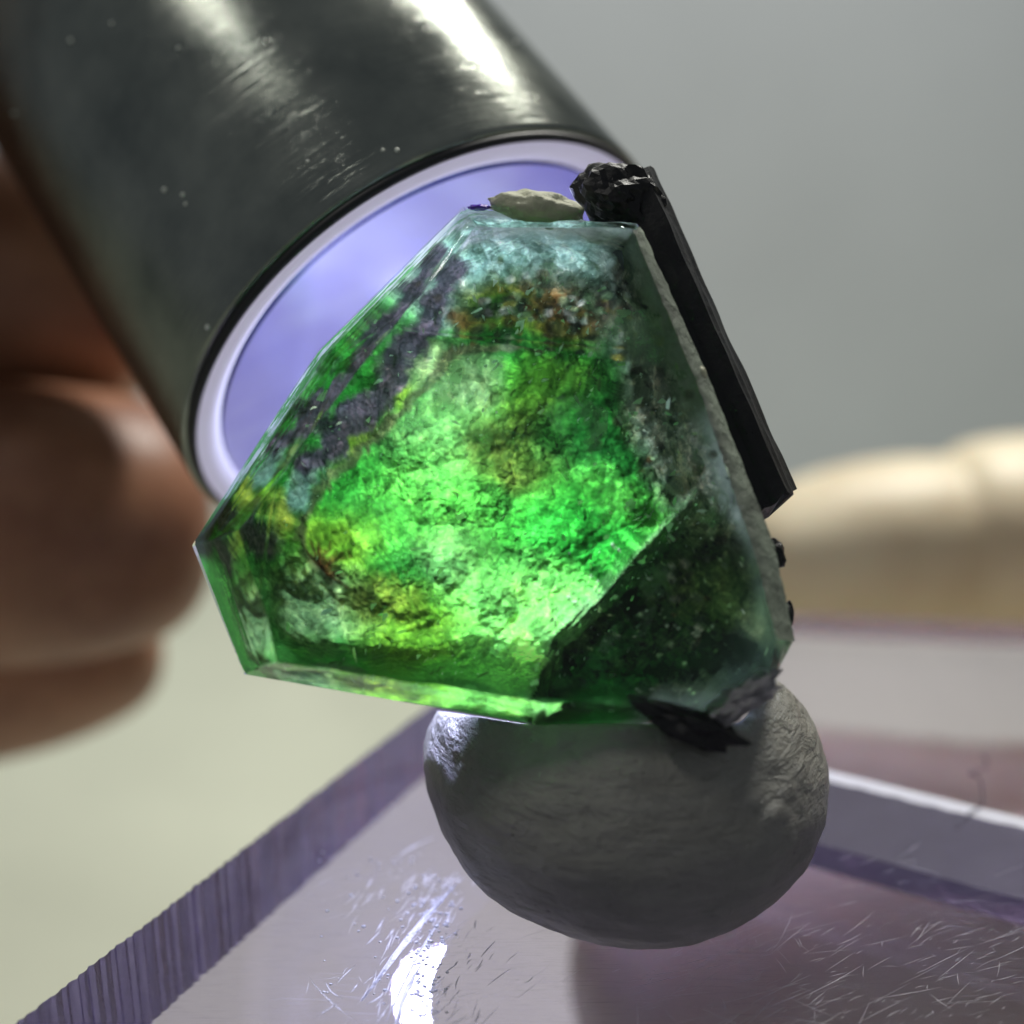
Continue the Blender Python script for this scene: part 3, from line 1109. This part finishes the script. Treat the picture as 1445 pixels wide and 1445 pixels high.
# ------------------------------------------------------------------ flashlight
flash = thing('flashlight', LCW, 'brushed steel flashlight with a glowing violet lens held behind the crystal', 'flashlight')
q_rot = LNW.to_track_quat('Z', 'Y')
MF = Matrix.Translation(LCW) @ q_rot.to_matrix().to_4x4()


def lathe(name, prof, mat, seg=160, parent=flash, smooth=True, closed=False):
    vs, fs = [], []
    n = len(prof)
    for i in range(seg):
        t = 2 * math.pi * i / seg
        for r, z in prof:
            vs.append(MF @ Vector((r * math.cos(t), r * math.sin(t), z)))
    for i in range(seg):
        ii = (i + 1) % seg
        for j in range(n - 1 if not closed else n):
            jj = (j + 1) % n
            fs.append((i * n + j, i * n + jj, ii * n + jj, ii * n + j))
    o = mesh(name, vs, fs, mat, parent, smooth)
    return o


m = NT('brushed_steel')
p = m.n('ShaderNodeBsdfPrincipled')
p.inputs['Metallic'].default_value = 1
tc = m.n('ShaderNodeTexCoord')
vm = m.n('ShaderNodeVectorRotate', rotation_type='EULER_XYZ', invert=True)
vm.inputs['Rotation'].default_value = q_rot.to_euler()
m.l(tc.outputs['Object'], vm.inputs['Vector'])
mp = m.n('ShaderNodeMapping'); mp.inputs['Scale'].default_value = (.6, .6, 14)
m.l(vm.outputs[0], mp.inputs['Vector'])
nz = m.noise(mp.outputs[0], 5, 6, .6)
cl = m.noise(vm.outputs[0], 2.2, 5, .6)
m.l(m.ramp(cl.outputs[0], [(.3, (.20, .22, .20)), (.7, (.36, .38, .33))]), p.inputs['Base Color'])
m.l(m.ramp(cl.outputs[0], [(.3, (.15, .15, .15)), (.7, (.25, .25, .25))]), p.inputs['Roughness'])
mp2 = m.n('ShaderNodeMapping'); mp2.inputs['Scale'].default_value = (1.2, 1.2, 30); mp2.inputs['Rotation'].default_value = (.12, .05, 0)
m.l(vm.outputs[0], mp2.inputs['Vector'])
sc2 = m.ramp(m.noise(mp2.outputs[0], 4, 5, .7).outputs[0], [(.60, (0, 0, 0)), (.72, (1, 1, 1))])
bb = m.bump(nz.outputs[0], .16, .02)
m.l(m.bump(sc2, .14, .01, bb), p.inputs['Normal'])
M_steel = m.done(p.outputs[0])
M_black = principled('black_rubber', (.01, .01, .013), .5)
m = NT('glowing_glass_rim')
em = m.n('ShaderNodeEmission'); em.inputs['Color'].default_value = (.50, .46, .62, 1); em.inputs['Strength'].default_value = .62
df = m.n('ShaderNodeBsdfDiffuse'); df.inputs['Color'].default_value = (.5, .5, .55, 1)
ad = m.n('ShaderNodeAddShader'); m.l(em.outputs[0], ad.inputs[0]); m.l(df.outputs[0], ad.inputs[1])
M_whitering = m.done(ad.outputs[0])

lathe('barrel', [(LR - .03, -.03), (LR - .010, -.014), (LR + .004, -.04), (LR + .004, -8.5), (LR - .1, -8.6)], M_steel)
lathe('gasket', [(LR - .055, -.06), (LR - .012, -.008), (LR - .025, .012), (LR - .042, .012), (LR - .06, -.06)], M_black, closed=False)
lathe('lens_ring', [(LR - .040, .010), (LR - .050, .020), (LR - .108, .012), (LR - .165, -.03)], M_whitering)
m = NT('lit_lens')
tr = m.n('ShaderNodeBsdfTransparent'); tr.inputs['Color'].default_value = (.9, .9, 1, 1)
em = m.n('ShaderNodeEmission'); em.inputs['Color'].default_value = (0.22, 0.21, 0.54, 1); em.inputs['Strength'].default_value = 1.0
lv_ = m.coords((1, 1, 1), (0, 0, .6))
em_ = em
m.l(m.ramp(m.noise(lv_, .9, 3, .5, .8).outputs[0], [(.35, (.18, .175, .46)), (.52, (.25, .245, .52)), (.68, (.38, .40, .60))]), em.inputs['Color'])
gl = m.n('ShaderNodeBsdfGlossy'); gl.inputs['Roughness'].default_value = .03; gl.inputs['Color'].default_value = (.8, .8, 1, 1)
ad = m.n('ShaderNodeAddShader'); m.l(tr.outputs[0], ad.inputs[0]); m.l(em.outputs[0], ad.inputs[1])
fr = m.n('ShaderNodeFresnel'); fr.inputs['IOR'].default_value = 1.45
mx = m.n('ShaderNodeMixShader'); m.l(fr.outputs[0], mx.inputs[0]); m.l(ad.outputs[0], mx.inputs[1]); m.l(gl.outputs[0], mx.inputs[2])
M_lens = m.done(mx.outputs[0])
lens_prof = [(0.001, .004), (.3, .004), (.6, .002), (LR - .165, -.004)]
lathe('lens', lens_prof, M_lens)
M_refl = principled('reflector', (.55, .56, .72), .22, metal=1.0, noise_scale=2, var=.1)
pr = []
for i in range(24):
    r = .22 + (LR - .18 - .22) * i / 23
    pr.append((r, -1.45 + 1.40 * ((r - .22) / (LR - .40)) ** 2 if r < LR - .2 else -.06))
lathe('reflector', pr, M_refl)
m = NT('led'); em = m.n('ShaderNodeEmission'); em.inputs['Color'].default_value = (.6, .62, 1, 1); em.inputs['Strength'].default_value = 2.0
M_led = m.done(em.outputs[0])
lathe('led', [(0.001, -2.3), (.22, -2.3)], M_led)
# dust specks on the barrel
bm = bmesh.new()
M_dust = principled('dust', (.75, .78, .7), .35)
for (px, py, s_) in [(252, 68, 1), (100, 57, 1.1), (560, 212, 1), (540, 212, .8), (434, 228, .8), (232, 268, 1.2), (258, 275, 1), (262, 288, .8), (293, 462, 1.2),
                     (727, 60, 1), (757, 137, .7), (676, 93, .8), (158, 33, .9), (375, 58, .9), (20, 160, .8), (600, 40, .7)]:
    # drop the speck on the cylinder along the line of sight
    v_ = (P(px, py, 1) - CAM).normalized()
    oc = CAM - LCW
    dv = v_ - LNW * v_.dot(LNW); do = oc - LNW * oc.dot(LNW)
    a_ = dv.dot(dv); b_ = 2 * dv.dot(do); c_ = do.dot(do) - (LR + .006) ** 2
    disc = b_ * b_ - 4 * a_ * c_
    if disc < 0: continue
    t = (-b_ - math.sqrt(disc)) / (2 * a_)
    hp = CAM + v_ * t
    bmesh.ops.create_icosphere(bm, subdivisions=1, radius=.010 * s_, matrix=Matrix.Translation(hp))
o = from_bm('dust_speck', bm, M_dust, flash, True)
o['kind'] = 'stuff'

# ------------------------------------------------------------------ hands
def skin_mat(name, c1, c2):
    m = NT(name)
    p = m.n('ShaderNodeBsdfPrincipled')
    v = m.coords()
    m.l(m.ramp(m.noise(v, 1.1, 6, .65).outputs[0], [(.35, c1), (.62, c2)]), p.inputs['Base Color'])
    p.inputs['Roughness'].default_value = .45
    p.inputs['Subsurface Weight'].default_value = .2
    p.inputs['Subsurface Radius'].default_value = (.25, .1, .06)
    p.inputs['Subsurface Scale'].default_value = .5
    m.l(m.bump(m.noise(v, 14, 5, .6).outputs[0], .25, .03), p.inputs['Normal'])
    return m.done(p.outputs[0])


M_skin = skin_mat('brown_skin', (.24, .095, .052), (.42, .20, .115))
M_skin2 = skin_mat('palm_skin', (.64, .53, .37), (.78, .69, .51))
M_nail = principled('nail', (.62, .42, .34), .3)


def hand(name, chains, root_chain_v, mat, label):
    """one continuous skinned body: chains of (point, radius); each starts at an index of the palm list"""
    vs, es, rs = [], [], []
    for (pt, r) in root_chain_v:
        vs.append(pt); rs.append(r * 1.27)
        if len(vs) > 1: es.append((len(vs) - 2, len(vs) - 1))
    for start, ch in chains:
        prev = start
        for (pt, r) in ch:
            vs.append(pt); rs.append(r * 1.27)
            es.append((prev, len(vs) - 1)); prev = len(vs) - 1
    me = bpy.data.meshes.new(name)
    me.from_pydata([tuple(v_) for v_ in vs], es, [])
    o = bpy.data.objects.new(name, me)
    COL.objects.link(o)
    sk = o.modifiers.new('skin', 'SKIN')
    sv_ = me.skin_vertices
    if not sv_:
        bpy.context.view_layer.objects.active = o
    for i, r in enumerate(rs):
        me.skin_vertices[0].data[i].radius = (r, r)
        me.skin_vertices[0].data[i].use_root = (i == 0)
    sk.use_smooth_shade = True
    ss = o.modifiers.new('sub', 'SUBSURF')
    ss.levels = ss.render_levels = 3
    bpy.context.view_layer.update()
    dg = bpy.context.evaluated_depsgraph_get()
    me2 = bpy.data.meshes.new_from_object(o.evaluated_get(dg))
    o.modifiers.clear()
    o.data = me2
    me2.materials.clear()
    me2.materials.append(mat)
    me2.polygons.foreach_set('use_smooth', [True] * len(me2.polygons))
    tag(o, label, 'hand')
    return o


palm = [(P(-760, 560, 9.2), 1.2), (P(-640, 450, 9.0), 1.15), (P(-640, 700, 9.0), 1.1), (P(-640, 940, 9.2), 1.0), (P(-560, 1150, 9.4), .85)]
chains = [
    (1, [(P(-400, 330, 8.9), .72), (P(-180, 350, 9.0), .66), (P(0, 390, 9.0), .65), (P(130, 420, 9.2), .64), (P(250, 450, 9.4), .56)]),
    (2, [(P(-400, 700, 8.7), .80), (P(-170, 735, 8.5), .76), (P(30, 742, 8.4), .73), (P(170, 735, 8.6), .68), (P(285, 715, 8.9), .54)]),
    (3, [(P(-400, 930, 9.0), .72), (P(-170, 925, 9.1), .66), (P(10, 915, 9.2), .62), (P(130, 890, 9.4), .55), (P(225, 860, 9.6), .42)]),
    (4, [(P(-400, 1150, 9.4), .58), (P(-260, 1190, 9.4), .52), (P(-170, 1190, 9.6), .46), (P(-110, 1170, 9.8), .36)]),
    (1, [(P(-640, 150, 8.2), .85), (P(-560, -120, 7.4), .72), (P(-420, -260, 6.7), .62), (P(-260, -330, 6.4), .46)]),
]
h1 = hand('hand', chains, palm, M_skin, 'brown hand at the left gripping the steel flashlight, out of focus')

palm2 = [(P(2500, 900, 10.6), 1.2), (P(2250, 760, 10.8), 1.1), (P(2250, 1020, 10.2), 1.1), (P(2250, 1300, 9.6), 1.0), (P(2250, 1560, 9.0), .85)]
chains2 = [
    (1, [(P(1900, 760, 10.8), .68), (P(1620, 755, 10.7), .66), (P(1440, 762, 10.6), .68), (P(1372, 770, 10.6), .66), (P(1345, 775, 10.6), .57), (P(1312, 773, 10.6), .60), (P(1215, 776, 10.6), .57), (P(1120, 795, 10.6), .52), (P(1040, 805, 10.6), .38)]),
    (2, [(P(1900, 1240, 9.4), .60), (P(1350, 1250, 8.9), .54), (P(950, 1190, 8.8), .50), (P(720, 1090, 8.9), .42), (P(575, 1035, 9.0), .30)]),
    (3, [(P(1900, 1330, 8.6), .64), (P(1650, 1330, 8.2), .60), (P(1420, 1380, 7.9), .56), (P(1150, 1440, 7.7), .52), (P(930, 1490, 7.5), .47), (P(800, 1520, 7.4), .36)]),
    (4, [(P(2000, 1640, 8.3), .52), (P(1850, 1650, 8.0), .48), (P(1700, 1650, 7.8), .44), (P(1600, 1640, 7.7), .34)]),
    (1, [(P(2150, 480, 9.6), .78), (P(1980, 420, 8.8), .66), (P(1850, 520, 8.2), .58), (P(1750, 620, 7.9), .42)]),
]
h2 = hand('hand', chains2, palm2, M_skin2, 'pale lit hand at the right steadying the acrylic from behind, very blurred')

bpy.context.view_layer.update()
